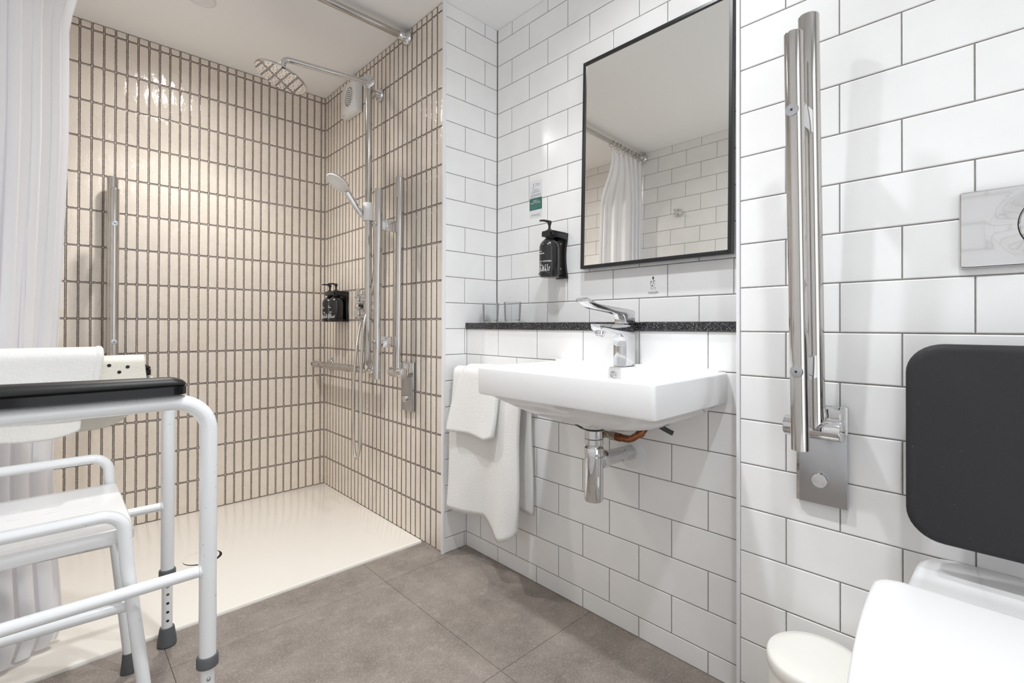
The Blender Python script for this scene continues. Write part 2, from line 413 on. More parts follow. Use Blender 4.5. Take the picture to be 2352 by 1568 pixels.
# floor: large vinyl tiles on a dark base
floor = struct('floor', MB().box(-.30, 1.45, -1.15, YA + .06, -.05, -.0015), M['joint_dark'])
fx = [-.24, .2215, .823, 1.35]; fy = [-1.1, -.868, -.268, .332, .932, 1.5315, 2.1]
for i in range(len(fx) - 1):
    for j in range(len(fy) - 1):
        MB().box(fx[i] + .0006, fx[i+1] - .0006, fy[j] + .0006, min(fy[j+1], 1.72) - .0006, -.004, 0, .0005, 1).build('floor_tile', M['floor_vinyl'], floor, ang=0)

# shower tray
t = empty('shower_tray', (.42, 2.2, 0), 'wide cream white shower tray set level into the floor', 'shower tray')
m = MB(); m.rings([[(a, b, z) for a, b in rrect(XL + .001 - i, XB - .0005 + i, 1.703 - i, YA - .0005 + i, .006, 3)] for i, z in ((0, -.001), (0, .006), (-.002, .009), (-.006, .0102))])
m.build('tray', M['tray_resin'], t)
m = MB(); m.lathe([(.062, .0101), (.062, .0106)], (.405, 2.148, 0), n=48); m.build('drain_gap', M['dark_hole'], t)
m = MB(); m.lathe([(.056, .0102), (.058, .0118), (.0575, .0135), (.054, .0142), (.02, .0146)], (.401, 2.151, 0), n=48); m.build('drain_cover', M['tray_resin'], t)

# ------------------------------------------------------------------ downlights
for lx, ly, pw, colr, lab in LAMPS:
    t = empty('downlight', (lx, ly, ZC), lab, 'downlight', 'recessed ceiling downlights')
    m = MB(); m.lathe([(.036, 0), (.047, 0), (.047, -.003), (.044, -.005), (.038, -.005), (.036, -.002)], (0, 0, 0), n=40); m.build('bezel', M['matt_white'], t, world=False)
    m = MB(); m.lathe([(.035, -.0005), (.035, -.0012)], (0, 0, 0), n=32); m.build('lens', M['lamp_warm' if colr == WARM else 'lamp_cool'], t, world=False)
    for nm, pwr, ang, bl in (('downlight_beam', pw * 1.0, 106, .8), ('downlight_spill', pw * .46, 174, 1.0)):
        ld = bpy.data.lights.new(nm, 'SPOT'); ld.energy = pwr; ld.color = colr; ld.shadow_soft_size = .032; ld.spot_size = math.radians(ang); ld.spot_blend = bl
        lo = bpy.data.objects.new(nm, ld); COL.objects.link(lo); lo.parent = t; lo.location = (0, 0, -.034)
# ------------------------------------------------------------------ shelf, mirror
o = MB().box(XD - .006, XDP - .0003, .4670, YC - .0005, .8694, .8932, .0015).build('shelf', M['black_stone'], ang=0)
props(o, 'long black speckled stone ledge running above the basin', 'shelf')

TH = .0209
t = empty('wall_mirror', (1.335, .8125, 1.0805), 'tall mirror in a thin black frame above the stone ledge', 'mirror', rot=(0, TH, 0))
HW, MH, FW_, FD = .2635, .726, .0105, .021
for nm, bx in (('frame_side', (-FD, 0, -HW, -HW + FW_, 0, MH)), ('frame_side', (-FD, 0, HW - FW_, HW, 0, MH)),
               ('frame_rail', (-FD, 0, -HW + FW_, HW - FW_, 0, FW_)), ('frame_rail', (-FD, 0, -HW + FW_, HW - FW_, MH - FW_, MH))):
    MB().box(*bx, .0012, 1).build(nm, M['black_frame'], t, ang=0, world=False)
MB().box(-FD + .005, -.004, -HW + FW_ - .003, HW - FW_ + .003, FW_ - .003, MH - FW_ + .003).build('glass', M['mirror_glass'], t, ang=0, world=False)
MB().box(-.003, .012, -.18, .18, .52, .60).build('wall_batten', M['black_frame'], t, ang=0, world=False)

# ------------------------------------------------------------------ printed text helper
def text_mesh(s, size, spacing=1.0, align='CENTER'):
    cu = bpy.data.curves.new('txt', 'FONT'); cu.body = s; cu.size = size; cu.align_x = align; cu.space_character = spacing; cu.resolution_u = 2
    ob = bpy.data.objects.new('txt', cu); COL.objects.link(ob); bpy.context.view_layer.update()
    me = bpy.data.meshes.new_from_object(ob.evaluated_get(bpy.context.evaluated_depsgraph_get()))
    vs = [v.co.copy() for v in me.vertices]; fs = [tuple(p.vertices) for p in me.polygons]
    bpy.data.objects.remove(ob); bpy.data.curves.remove(cu); bpy.data.meshes.remove(me)
    return vs, fs
class Ink:
    """flat print: 2d shapes (a to the right, b up) mapped on a surface"""
    def __init__(s): s.v = []; s.f = []
    def add(s, vs, fs): b = len(s.v); s.v += [(p[0], p[1]) for p in vs]; s.f += [tuple(i + b for i in f) for f in fs]; return s
    def text(s, t, a, b, size, spacing=1.0, align='CENTER', sx=1.0):
        vs, fs = text_mesh(t, size, spacing, align); return s.add([(a + v.x * sx, b + v.y) for v in vs], fs)
    def rect(s, a0, a1, b0, b1): return s.add([(a0, b0), (a1, b0), (a1, b1), (a0, b1)], [(0, 1, 2, 3)])
    def poly(s, pts): return s.add(pts, [tuple(range(len(pts)))])
    def disc(s, a, b, ra, rb=None, rot=0, n=10):
        rb = rb or ra; c, d = math.cos(rot), math.sin(rot)
        return s.poly([(a + ra * math.cos(2*PI*k/n) * c - rb * math.sin(2*PI*k/n) * d, b + ra * math.cos(2*PI*k/n) * d + rb * math.sin(2*PI*k/n) * c) for k in range(n)])
    def stroke(s, pts, wd):
        for (a0, b0), (a1, b1) in zip(pts, pts[1:]):
            L = math.hypot(a1 - a0, b1 - b0) or 1e-6; nx, ny = -(b1 - b0) / L * wd / 2, (a1 - a0) / L * wd / 2; ex, ey = (a1 - a0) / L * wd * .35, (b1 - b0) / L * wd * .35
            s.add([(a0 - ex - nx, b0 - ey - ny), (a1 + ex - nx, b1 + ey - ny), (a1 + ex + nx, b1 + ey + ny), (a0 - ex + nx, b0 - ey + ny)], [(0, 1, 2, 3)])
        return s
    def words(s, a0, a1, b, hgt, seed):
        r = random.Random(seed); a = a0
        while a < a1 - .001:
            wd = min(r.uniform(.0025, .008), a1 - a); s.rect(a, a + wd, b, b + hgt * r.uniform(.7, 1)); a += wd + .0012
        return s
    def build(s, name, mat, fn, parent=None, world=True):
        m = MB(); m.add([fn(a, b) for a, b in s.v], s.f); o = m.build(name, mat, parent, ang=0, world=world, normals=False)
        if name in ('small_print', 'lettering', 'botanical_print', 'pale_lettering'): o['kind'] = 'stuff'
        return o

# notice stuck on the tiles: a to the right as seen = -y
NY, NZ = 1.329, 1.378
def on_dp(d): return lambda a, b: Vector((XDP - d, NY - a, NZ + b))
t = empty('notice_sticker', (XDP, NY, 1.306), 'narrow white notice with a green panel stuck on the white tiles', 'sticker')
MB().box(XDP - .0006, XDP - .0001, NY - .035, NY + .035, 1.306, 1.452).build('paper', M['paper'], t, ang=0)
Ink().rect(-.034, .034, -.0415, .0055).build('green_panel', M['green_print'], on_dp(.0008), t)
k = Ink(); k.stroke([(-.014, .052), (-.0125, .0565), (-.0105, .0605), (-.010, .0625)], .0022).stroke([(-.0125, .0565), (-.0105, .0575)], .0016)
k.rect(-.0004, .0004, .048, .066); k.text('FORGOT', 0, .0335, .0085, 1.05).text('SOMETHING?', 0, .0255, .0085, 1.02)
k.build('black_lettering', M['grey_print'], on_dp(.0008), t)
k = Ink().words(-.021, -.006, .0455, .0022, 1).words(.005, .022, .0575, .0022, 2).words(.003, .024, .0525, .0016, 3)
for i in range(5): k.words(-.028, .028 - (i == 4) * .03, .0195 - i * .003, .0014, 10 + i)
for i in range(2): k.words(-.025, .025, -.0600 - i * .0034, .0015, 20 + i)
k.rect(-.002, .025, -.0665, -.0659); k.build('small_print', M['grey_print'], on_dp(.0008), t)
k = Ink().text('NEED A', 0, -.0085, .0085, 1.05).text('NEW TOWEL?', 0, -.0165, .0085, 1.02); k.build('white_lettering', M['white_print'], on_dp(.001), t)
k = Ink()
for i in range(7): k.words(-.027, .027 - (i == 6) * .02, -.0205 - i * .0027, .0011, 30 + i)
k.build('pale_lettering', M['pale_green_print'], on_dp(.001), t)

# shaver point transfer below the mirror
SY = .8092
def icon(a, b): return Vector((XDP - .0006, SY - a, .9775 + b))
t = empty('shaver_symbol', (XDP, SY, .9775), 'small black shaver face symbol with ON/OFF lettering on a tile under the mirror', 'symbol')
S = .001
k = Ink().poly([(-4.0*S, 56*S), (4.2*S, 56*S), (0.2*S, 61.5*S)]); k.rect(-2.2*S, 2.3*S, 51*S, 56*S)
k.build('arrow', M['black_print'], icon, t)
k = Ink().stroke([(-3.2*S, 46.5*S), (-9*S, 46.5*S), (-9*S, 36*S), (-7*S, 32.5*S)], .0011).stroke([(7*S, 47.5*S), (.6*S, 47.5*S), (.6*S, 38.2*S), (-2.4*S, 38.2*S)], .0011)
k.disc(-5.6*S, 43.5*S, .0012).disc(4.2*S, 44.3*S, .0012)
for q in range(8):
    an = -1.35 + q * .19; k.disc(-.5*S + 8.0*S * math.cos(an) * .95, 40.5*S + 8.4*S * math.sin(an), .0005)
k.add([(-5*S, 33*S), (-1.6*S, 32*S), (-.8*S, 29.2*S), (-4.6*S, 30*S)], [(0, 1, 2, 3)]); k.rect(-4.9*S, -1*S, 29.6*S, 33.0*S)
k.stroke([(-4.6*S, 30*S), (-7.6*S, 27.5*S), (-7.8*S, 23.5*S), (-5*S, 20.6*S), (-1*S, 21.4*S), (2*S, 25*S), (5*S, 27.6*S), (8*S, 26*S), (9.2*S, 22.4*S), (7.2*S, 18.4*S)], .0008)
k.build('shaver_face', M['black_print'], icon, t)
Ink().text('ON/OFF', 0, 6.4*S, .0096, 1.04).build('lettering', M['black_print'], icon, t)

# ------------------------------------------------------------------ soap bottles and brackets
def bottle_profile(r, hb, hn):
    return [(r * .80, 0), (r * .93, .002), (r * .965, .006), (r * .97, .012), (r, .014), (r, hb), (r * .985, hb + .006), (r * .93, hb + .013), (r * .80, hb + .021), (r * .58, hb + .029), (.0135, hb + .035), (.0125, hn)]
def soap_bottle(loc, r, hb, label, group, words, seed, facing):
    t = empty('soap_bottle', loc, label, 'bottle', group, rot=(0, 0, facing))   # local -x is the printed front
    hn = hb + .045
    b = MB().lathe(bottle_profile(r, hb, hn), (0, 0, 0), n=40).build('body', M['black_bottle'], t, world=False)
    m = MB(); m.lathe([(.0165, hn - .006), (.0168, hn - .005), (.0168, hn + .012), (.0155, hn + .014), (.0165, hn + .015), (.0165, hn + .017), (.009, hn + .021), (.0065, hn + .024), (.0045, hn + .026)], (0, 0, 0), n=28)
    c = m.build('collar', M['black_plastic'], t, world=False)
    m = MB(); m.lathe([(.0042, hn + .022), (.0046, hn + .036), (.0070, hn + .042), (.0080, hn + .049), (.0080, hn + .051), (.0065, hn + .053)], (0, 0, 0), n=20)
    pth = smooth_path([(.004, 0, hn + .050), (-.008, .002, hn + .051), (-.020, .005, hn + .0525), (-.033, .009, hn + .0515), (-.037, .010, hn + .0490)], 4)
    m.tube(pth, [.0050 - .0024 * i / (len(pth) - 1) for i in range(len(pth))], 10); m.build('pump', M['black_plastic'], t, world=False)
    def wrap(d): return lambda a, z: Vector((-(r + d) * math.cos(a / r), -(r + d) * math.sin(a / r), z))
    k = Ink(); z1 = hb
    if words: k.text(words[0], .010, z1 * .50, .0072, 1.0)
    else: k.words(.004, .017, z1 * .50, .003, seed + 9)
    k.words(-.022, .002, z1 - .016, .0026, seed).words(-.024, .012, z1 - .024, .0034, seed + 1)
    for i_, (e_, h_) in enumerate(((.000, .0022), (.008, .0022), (-.004, .0018), (-.002, .0018), (.008, .0018))): k.words(-.026, e_, z1 * .50 - .007 - i_ * .006, h_, seed + 2 + i_)
    k.build('lettering', M['white_print'], wrap(.0003), b, world=False)
    k = Ink(); q = random.Random(seed)
    for i in range(15):
        a = -.030 + i * .0042; hgt = q.uniform(.010, .028) * (.55 + .45 * math.sin(i * 1.3) ** 2); ln = q.uniform(-.004, .004)
        k.stroke([(a, .0185), (a + ln * .5, .0185 + hgt * .6), (a + ln, .0185 + hgt)], .0006)
        for jx in range(5):
            f = .25 + .75 * jx / 4; sd = (-1) ** jx; k.disc(a + ln * f + sd * .0013, .0185 + hgt * f, .0017, .0007, sd * .8 + 1.57 * (sd < 0), 8)
        k.disc(a + ln, .0185 + hgt, .0011, .0011, 0, 8)
    k.build('botanical_print', M['white_print'], wrap(.0003), b, world=False)
    return t
def soap_bracket(loc, label, slots, r, hb, arm):
    """local: -x out of the wall, root on the wall at the bottle base height"""
    t = empty('bottle_bracket', loc, label, 'bracket'); y0, y1 = min(slots) - .027, max(slots) + .027; ht = hb + .045 + .014
    prof = [(0, -.002), (.055, .0015), (.11, .006), (.15, .010)]
    pts = []; n = 10
    for i in range(n + 1): z = ht * i / n; wst = .010 * math.sin(PI * i / n); pts.append((y0 + wst, z))
    for i in range(n, -1, -1): z = ht * i / n; wst = .010 * math.sin(PI * i / n); pts.append((y1 - wst, z))
    m = MB().prism(pts[::-1], lambda a, b, d: Vector((-d, a, b)), .0006, .012, .002); m.build('back_plate', M['black_plastic'], t, world=False)
    m = MB(); zt = ht - .002; sy0, sy1 = min(slots) - .026, max(slots) + .026
    m.prism(rrect(-arm - .018, -.004, sy0, sy1, .010, 4), lambda a, b, d: Vector((a, b, d)), zt - .003, zt + .004, .001)
    m.prism([(-arm - .019, zt - .016), (-arm - .014, zt - .016), (-arm - .014, zt), (-arm - .019, zt)], lambda a, b, d: Vector((a, d, b)), sy0 + .006, sy1 - .006, .0008)
    for s_, e_ in ((sy0, sy0 + .006), (sy1 - .006, sy1)): m.prism([(-arm - .014, zt - .014), (-.01, zt - .022), (-.01, zt), (-arm - .014, zt)], lambda a, b, d: Vector((a, d, b)), s_, e_, .0008)
    m.build('neck_arm', M['black_plastic'], t, world=False)
    m = MB()
    for y in slots:
        m.torus((-arm, y, .0125), (0, 0, 1), r + .0018, .0016, 36, 8)
        m.tube([(-arm + r, y, .0125), (-.008, y, .0125)], .003, 8)
    m.build('base_ring', M['black_plastic'], t, world=False)
    ym = (y0 + y1) / 2
    for z in (ht * .78, ht * .22): MB().lathe([(.0035, 0), (.0035, .0012), (.002, .0016)], (-.0121, ym, z), (-1, 0, 0), 12).build('screw', M['satin_metal'], t, world=False)
    return t
soap_bracket((XDP, 1.186, 1.0555), 'black wall bracket holding the soap bottle left of the mirror', [0], .0365, .106, .075)
soap_bottle((XDP - .075, 1.186, 1.0555), .0365, .106, 'black pump bottle with white botanical print on the wall left of the mirror', None, ['HAND CLEANSER'], 3, -.12)
soap_bracket((XB, 2.4575, .8995), 'black double wall bracket holding two bottles in the shower corner', [-.0375, .0375], .0365, .094, .0565)
soap_bottle((XB - .0565, 2.42, .8995), .0365, .094, 'black pump bottle in the shower bracket, the one nearer the shower valve', 'black bottles in the shower bracket', None, 11, .12)
soap_bottle((XB - .0565, 2.495, .8995), .0365, .094, 'black pump bottle in the shower bracket, the one nearer the corner', 'black bottles in the shower bracket', None, 19, .05)

# ------------------------------------------------------------------ glasses
g0 = None
for gy, lab in ((1.50, 'clear glass tumbler on the stone ledge, the one in the corner'), (1.37, 'clear glass tumbler on the stone ledge, the one nearer the soap bottle')):
    r = .0345
    o = MB().lathe([(.0005, .0006), (r * .82, .0006), (r * .9, .003), (r, .079), (r - .0008, .0795), (r - .0018, .079), (r * .9 - .0018, .011), (r * .8, .009), (.0005, .009)], (0, 0, 0), n=40).build('glass_tumbler', M['thin_glass'], world=False) if g0 is None else g0.copy()
    if g0 is None: g0 = o
    else: COL.objects.link(o)
    o.location = (1.265, gy, .8932); props(o, lab, 'glass', 'tumblers on the stone ledge')

# ------------------------------------------------------------------ basin
t = empty('washbasin', (XD, .778, .69), 'white rectangular wall hung ceramic washbasin under the black ledge', 'basin')
x0, x1, y0, y1 = .842, XD - .0005, .502, 1.057
N_ = 7
def rr(xa, xb, ya, yb, z, r): return [Vector((a, b, z)) for a, b in rrect(xa, xb, ya, yb, r, N_)]
bx, by = 1.007, .777
R_ = [rr(bx - .022, bx + .022, by - .022, by + .022, .648, .0219), rr(.93, 1.06, .62, .93, .652, .05), rr(.885, 1.082, .56, .995, .668, .05), rr(.872, 1.088, .538, 1.020, .70, .045),
      rr(.866, 1.090, .530, 1.028, .745, .04), rr(.864, 1.0915, .528, 1.030, .762, .04), rr(.861, 1.094, .525, 1.033, .7675, .04), rr(.857, 1.098, .521, 1.037, .7695, .04),
      rr(.850, 1.15, .511, 1.048, .7700, .02), rr(.846, x1, .507, 1.053, .7692, .012), rr(.8432, x1, .5036, 1.0562, .7665, .010), rr(x0, x1, y0, y1, .763, .010),
      rr(x0 + .001, x1, y0 + .0005, y1 - .0005, .699, .010), rr(x0 + .0025, x1, y0 + .002, y1 - .002, .6945, .010), rr(x0 + .007, x1, y0 + .007, y1 - .007, .692, .012),
      rr(x0 + .010, x1, y0 + .012, y1 - .030, .6912, .03), rr(x0 + .022, 1.182, y0 + .030, y1 - .070, .674, .06), rr(x0 + .045, 1.165, y0 + .062, y1 - .115, .655, .07), rr(x0 + .080, 1.13, y0 + .115, y1 - .165, .6395, .07),
      rr(bx - .045, bx + .05, by - .060, by + .060, .630, .045), rr(bx - .032, bx + .032, by - .033, by + .033, .622, .030), rr(bx - .029, bx + .029, by - .029, by + .029, .618, .028)]
MB().rings(R_).build('bowl', M['ceramic'], t, ang=40)
m = MB().box(1.158, x1, .515, 1.052, .766, .7755, .004, 3); m.build('upstand', M['ceramic'], t)
m = MB().lathe([(.0105, 0), (.0105, .002), (.0075, .0035), (.0075, .0005), (.0005, .0004)], (1.0905, .777, .748), (-1, 0, 0), 20); m.build('overflow_ring', M['chrome'], t)
m = MB().lathe([(.022, .648), (.022, .6505), (.018, .653), (.004, .654)], (bx, by, 0), n=28); m.build('plug', M['chrome'], t)

# mixer tap
t = empty('mixer_tap', (1.142, .776, .7702), 'chrome basin mixer tap with a long raised lever', 'tap')
ty = .776
def slab(prof, hw, bev, nm, taper=None):
    m = MB(); f = (lambda a, b, d: Vector((a, ty + d * (taper(a) if taper else 1), b)))
    m.prism(prof, f, -hw, hw, bev); return m.build(nm, M['chrome'], t, ang=40)
pr = [(1.119, .7705), (1.166, .7705), (1.166, .852), (1.163, .866), (1.155, .877), (1.142, .884), (1.128, .8868), (1.008, .8872), (1.0125, .8735), (1.022, .8685), (1.045, .8690), (1.075, .8660), (1.098, .8605), (1.111, .852), (1.1175, .840), (1.119, .825)]
slab(pr, .0215, .0035, 'body', lambda a: lerp([(1.0, .72), (1.06, .82), (1.115, 1.0), (1.2, 1.0)], a))
MB().lathe([(.0135, -.006), (.0135, .006), (.012, .0085), (.0105, .009), (.0105, .0075), (.0005, .0072)], (1.031, ty, .8655), (-.28, 0, -1), 24).build('aerator', M['chrome'], t)
pr = [(1.121, .8885), (1.165, .8885), (1.167, .893), (1.167, .921), (1.162, .9255), (1.13, .929), (1.06, .9345), (1.01, .9385), (.988, .9425), (.9585, .9535), (.9525, .9495), (.953, .9435), (.976, .9325), (1.0, .9270), (1.075, .9185), (1.108, .9145), (1.117, .908), (1.121, .899)]
slab(pr, .0205, .0028, 'lever', lambda a: lerp([(.95, .92), (.985, .92), (1.03, .66), (1.1, .80), (1.135, 1.0), (1.2, 1.0)], a))
MB().lathe([(.0195, 0), (.0195, .004)], (1.143, ty, .8855), n=28).build('neck', M['black_plastic'], t)

# bottle trap and waste pipe
t = empty('bottle_trap', (1.007, .777, .43), 'chrome bottle trap with waste pipe under the basin', 'trap')
o_ = (1.007, .777, 0)
MB().lathe([(.027, .6175), (.0275, .6165), (.0275, .6145), (.0245, .612)], o_).build('waste_flange', M['black_plastic'], t)
MB().lathe([(.0245, .613), (.0245, .592), (.0225, .5905)], o_).build('tailpiece', M['chrome'], t)
MB().lathe([(.0225, .590), (.0247, .5885), (.0247, .5755), (.0235, .574)], o_).build('upper_nut', M['chrome'], t)
MB().lathe([(.0155, .575), (.0155, .555)], o_).build('neck', M['chrome'], t)
MB().lathe([(.0165, .5665), (.0240, .5665), (.0248, .5650), (.0248, .547), (.0235, .5455), (.0232, .5445), (.0247, .5435), (.0247, .434), (.0235, .4295), (.0205, .4275), (.0005, .4272)], o_, n=40).build('cup', M['chrome'], t)
MB().cyl((1.027, .777, .530), (1.056, .7775, .5285), .0245, bev=.002).build('outlet_nut', M['chrome'], t)
MB().cyl((1.04, .777, .529), (1.1865, .785, .520), .0205).build('waste_pipe', M['chrome'], t)
MB().lathe([(.046, 0), (.046, .001), (.044, .0025), (.0185, .0045), (.0180, .0048)], (XD - .0003, .785, .520), (-1, 0, 0), 44).build('wall_disc', M['white_plastic'], t)

# supply pipe
t = empty('supply_pipe', (1.15, .72, .6), 'copper supply pipe with brass isolating valve behind the basin trap', 'pipe')
pw_ = [(1.078, .846, .5905), (1.080, .826, .5885), (1.082, .812, .587)]
MB().tube([(1.075, .850, .591), (1.080, .822, .5880)], .0125, 8).build('compression_nut', M['brass'], t)
MB().tube([(1.080, .824, .5882), (1.090, .772, .5835)], .0095, 14).build('valve_body', M['brass'], t)
MB().tube([(1.088, .784, .5845), (1.091, .768, .583)], .0122, 6).build('valve_nut', M['brass'], t)
MB().cyl((1.084, .800, .586), (1.070, .794, .583), .0062, 14).build('valve_screw', M['brass'], t)
pth = fillet([(1.090, .770, .583), (1.098, .728, .579), (1.11, .7, .60), (1.145, .685, .640)], [.03, .02], 6)
MB().tube(pth, .0092, 14).build('copper_pipe', M['copper'], t)
MB().tube([(1.091, .765, .5825), (1.0935, .752, .5815)], .0112, 14).build('elbow_collar', M['copper'], t); MB().tube([(1.107, .7075, .5935), (1.111, .699, .602)], .0112, 14).build('elbow_collar', M['copper'], t)
o = MB().tube(smooth_path([(1.10, .985, .68), (1.10, .963, .643), (1.095, .935, .612), (1.085, .89, .594), (1.078, .852, .5912)], 6), .0048, 12).build('flexible_hose', M['dark_hose'])
props(o, 'dark grey flexible tap hose curving under the left of the basin', 'hose')
o = MB().tube(smooth_path([(1.10, .68, .660), (1.105, .652, .632), (1.112, .624, .617), (1.116, .612, .612)], 5), .0062, 12).build('hose_tail', M['dark_hose'])
props(o, 'short dark ribbed hose end poking out under the right of the basin', 'hose')

# ------------------------------------------------------------------ towels by the basin
t = empty('towel_rail', (XD, 1.34, .70), 'chrome towel rail on the tiles hidden under the draped towels', 'rail')
MB().tube([(1.128, 1.13, .70), (1.128, 1.53, .70)], .009, 16).build('bar', M['chrome'], t)
for y in (1.145, 1.515):
    MB().cyl((1.128, y, .70), (XD - .002, y, .70), .007, 14).build('post', M['chrome'], t)
    MB().lathe([(.02, 0), (.02, .005), (.008, .007)], (XD - .0006, y, .70), (-1, 0, 0), 24).build('flange', M['chrome'], t)
def sheet(name, fn, nu, nv, mat, th, label=None, cat=None, group=None, sub=0, parent=None):
    m = MB().grid(fn, nu, nv); o = m.build(name, mat, parent, ang=80)
    solid(o, th)
    if sub: subsurf(o, sub)
    if label: props(o, label, cat, group)
    return o
def sstep(a, b, x): x = max(0, min(1, (x - a) / (b - a))); return x * x * (3 - 2 * x)
XR, ZR = 1.128, .70
def bath(u, v):
    # u: 0 left .. 1 right ; v: 0 front hem .. 1 back hem
    zf = lerp([(0, .185), (.25, .190), (.5, .200), (.72, .178), (.86, .160), (.95, .176), (1, .20)], u); zb = .262 + .01 * math.sin(u * 5) - .012 * sstep(.7, 1, u)
    y = 1.528 - .372 * u
    Lf, La, Lb = ZR - zf, PI * .024, ZR - zb; s = v * (Lf + La + Lb)
    if s < Lf:
        z = zf + s; k = (ZR - z) / (ZR - .2); x = XR - .024 - .014 * k
        x += -.020 * k * math.exp(-((u - .86) / .10) ** 2) + .014 * k * math.exp(-((u - .55) / .13) ** 2) - .007 * k * math.sin(u * 9 + 1)
        y += .012 * k * (1 - u) + .004 * math.sin(z * 16 + u * 6) - .0 * k
    elif s < Lf + La:
        a = (s - Lf) / .024; x = XR - .024 * math.cos(a); z = ZR + .024 * math.sin(a)
    else:
        z = ZR - (s - Lf - La); k = (ZR - z) / (ZR - .26); x = XR + .024 + .004 * k * math.sin(u * 7) + .006 * k; x = min(x, XD - .009)
        y += .003 * math.sin(z * 14)
    return Vector((x, y, z))
sheet('bath_towel', bath, 44, 60, M['terry_white'], .011, 'large white terry towel hanging left of the basin', 'towel')
def hand(u, v):
    zf = lerp([(0, .487), (.5, .492), (.85, .485), (1, .50)], u); zb = .53
    Lf, La, Lb = ZR - zf, PI * .038, ZR - zb; s = v * (Lf + La + Lb)
    if s < Lf:
        z = zf + s; k = (ZR - z) / .2; x = XR - .038 - .022 * k - .006 * math.sin(u * 6 + 2) * k
    elif s < Lf + La:
        a = (s - Lf) / .038; k = 0; x = XR - .038 * math.cos(a); z = ZR + .036 * math.sin(a) * (1 - .12 * abs(u - .5) * 2)
    else:
        z = ZR - (s - Lf - La); k = (ZR - z) / .2 * .3; x = XR + .038
    x = min(x, XD - .008)
    yl = lerp([(0, 1.452), (.12, 1.475), (1, 1.512)], k); yr = lerp([(0, 1.235), (1, 1.252)], k)
    y = yl + (yr - yl) * u + .003 * math.sin(z * 25 + u * 4)
    return Vector((x, y, z))
sheet('hand_towel', hand, 30, 44, M['terry_white'], .014, 'small white hand towel folded over the large towel by the basin', 'towel')

# ------------------------------------------------------------------ hinged support rails
def support_rail(loc, rotz, label, lean):
    """local: +x out of the wall, y along the wall, z up; root at wall, plate centre foot z=0 -> plate 0..205 mm"""
    t = empty('support_rail', loc, label, 'grab rail', 'hinged chrome support rails', rot=(0, 0, rotz))
    def B(m, n, mt, p=t): return m.build(n, M[mt], p, world=False, ang=40)
    pl = B(MB().box(.0006, .012, -.047, .047, 0, .205, .0015), 'wall_plate', 'chrome')
    B(MB().box(.011, .016, -.040, .047, .001, .150, .001), 'cover_plate', 'satin_metal', pl)
    B(MB().lathe([(.0155, 0), (.0155, .009), (.014, .011), (.0005, .0112)], (.016, 0, .052), (1, 0, 0), 28), 'lock_button', 'chrome', pl)
    B(MB().prism([(.006, .160), (.045, .160), (.052, .168), (.052, .204), (.006, .204)], lambda a, b, d: Vector((a, d, b)), -.022, .044, .003), 'hinge_block', 'chrome', pl)
    bz = .163
    B(MB().cyl((.052, -.056, bz), (.052, .047, bz), .0205, 32, .003), 'hinge_barrel', 'chrome')
    def tilt(p): return Matrix.Translation((.052, 0, bz)) @ Matrix.Rotation(lean, 4, 'Y') @ (Vector(p) - Vector((.052, 0, bz)))
    top = .972
    m = MB(); m.tube([tilt((.054, 0, z)) for z in (bz, .5, top)], .0185, 28); m.lathe([(.0185, 0), (.0175, .002), (.0005, .0025)], tilt((.054, 0, top)), tilt((.054, 0, 1)) - tilt((.054, 0, 0)), 28)
    B(m, 'inner_tube', 'steel_tube')
    a, b = .142, .905
    m = MB(); m.tube([tilt((.148, 0, z)) for z in (a, .5, b)], .0155, 28); m.lathe([(.0155, 0), (.0145, .002), (.0005, .0025)], tilt((.148, 0, b)), tilt((.148, 0, 1)) - tilt((.148, 0, 0)), 28)
    B(m, 'outer_tube', 'steel_tube')
    for z in (.29, .765):
        m = MB(); m.prism([(.060, z - .022), (.142, z - .022), (.142, z + .022), (.060, z + .022)], lambda p, q, d: tilt((p, d, q)), -.009, .009, .001); B(m, 'spacer', 'chrome')
        m = MB(); m.lathe([(.0115, 0), (.0105, .002), (.0005, .003)], tilt((.163, 0, z)), tilt((1, 0, z)) - tilt((0, 0, z)), 20); s_ = B(m, 'cap_screw', 'satin_metal')
        B(MB().lathe([(.0022, 0), (.0005, .0003)], tilt((.1662, 0, z)), tilt((1, 0, z)) - tilt((0, 0, z)), 10), 'socket', 'dark_hole', s_)
    return t
support_rail((XE, .288, .515), PI, 'polished folding support rail on the white tiles beside the toilet', .05)
support_rail((XB, 1.808, .524), PI, 'folding support rail on the cream shower wall beside the shower hose', -.008)
support_rail((.1745, YA, .524), -PI/2, 'folding support rail on the cream back wall behind the shower curtain', 0)
# ------------------------------------------------------------------ shower rail, head, hand shower, valve
RX, RY = 1.008, 2.047
t = empty('shower_rail', (XB, RY, .68), 'tall chrome L-shaped shower rail fixed to the cream side wall', 'shower rail')
pth = fillet([(RX, RY, 1.955), (RX, RY, .682), (RX, 2.23, .678)], .055, 10)
MB().tube(pth, .0158, 24).build('riser', M['steel_tube'], t)
MB().tube([(RX, 2.226, .678), (RX, 2.672, .674)], .0172, 24).build('crossbar', M['steel_tube'], t)
MB().lathe([(.0172, 0), (.016, .002), (.0005, .0025)], (RX, 2.672, .674), (0, 1, 0), 24).build('end_cap', M['chrome'], t)
for y, z, nm in ((RY + .022, 1.945, 0), (2.15, .680, 1), (2.60, .676, 1)):
    ax = (-1, 0, 0)
    MB().lathe([(.030, 0), (.030, .006), (.027, .011), (.012, .014), (.0105, .016)], (XB - .0006, y, z), ax, 32).build('wall_flange', M['chrome'], t)
    MB().tube([(XB - .01, y, z), (RX + .008, y if nm else RY, z)], .0095, 16).build('standoff', M['chrome'], t)
t = empty('overhead_shower', (RX, RY, 1.975), 'round chrome overhead shower on a long curved arm', 'shower head')
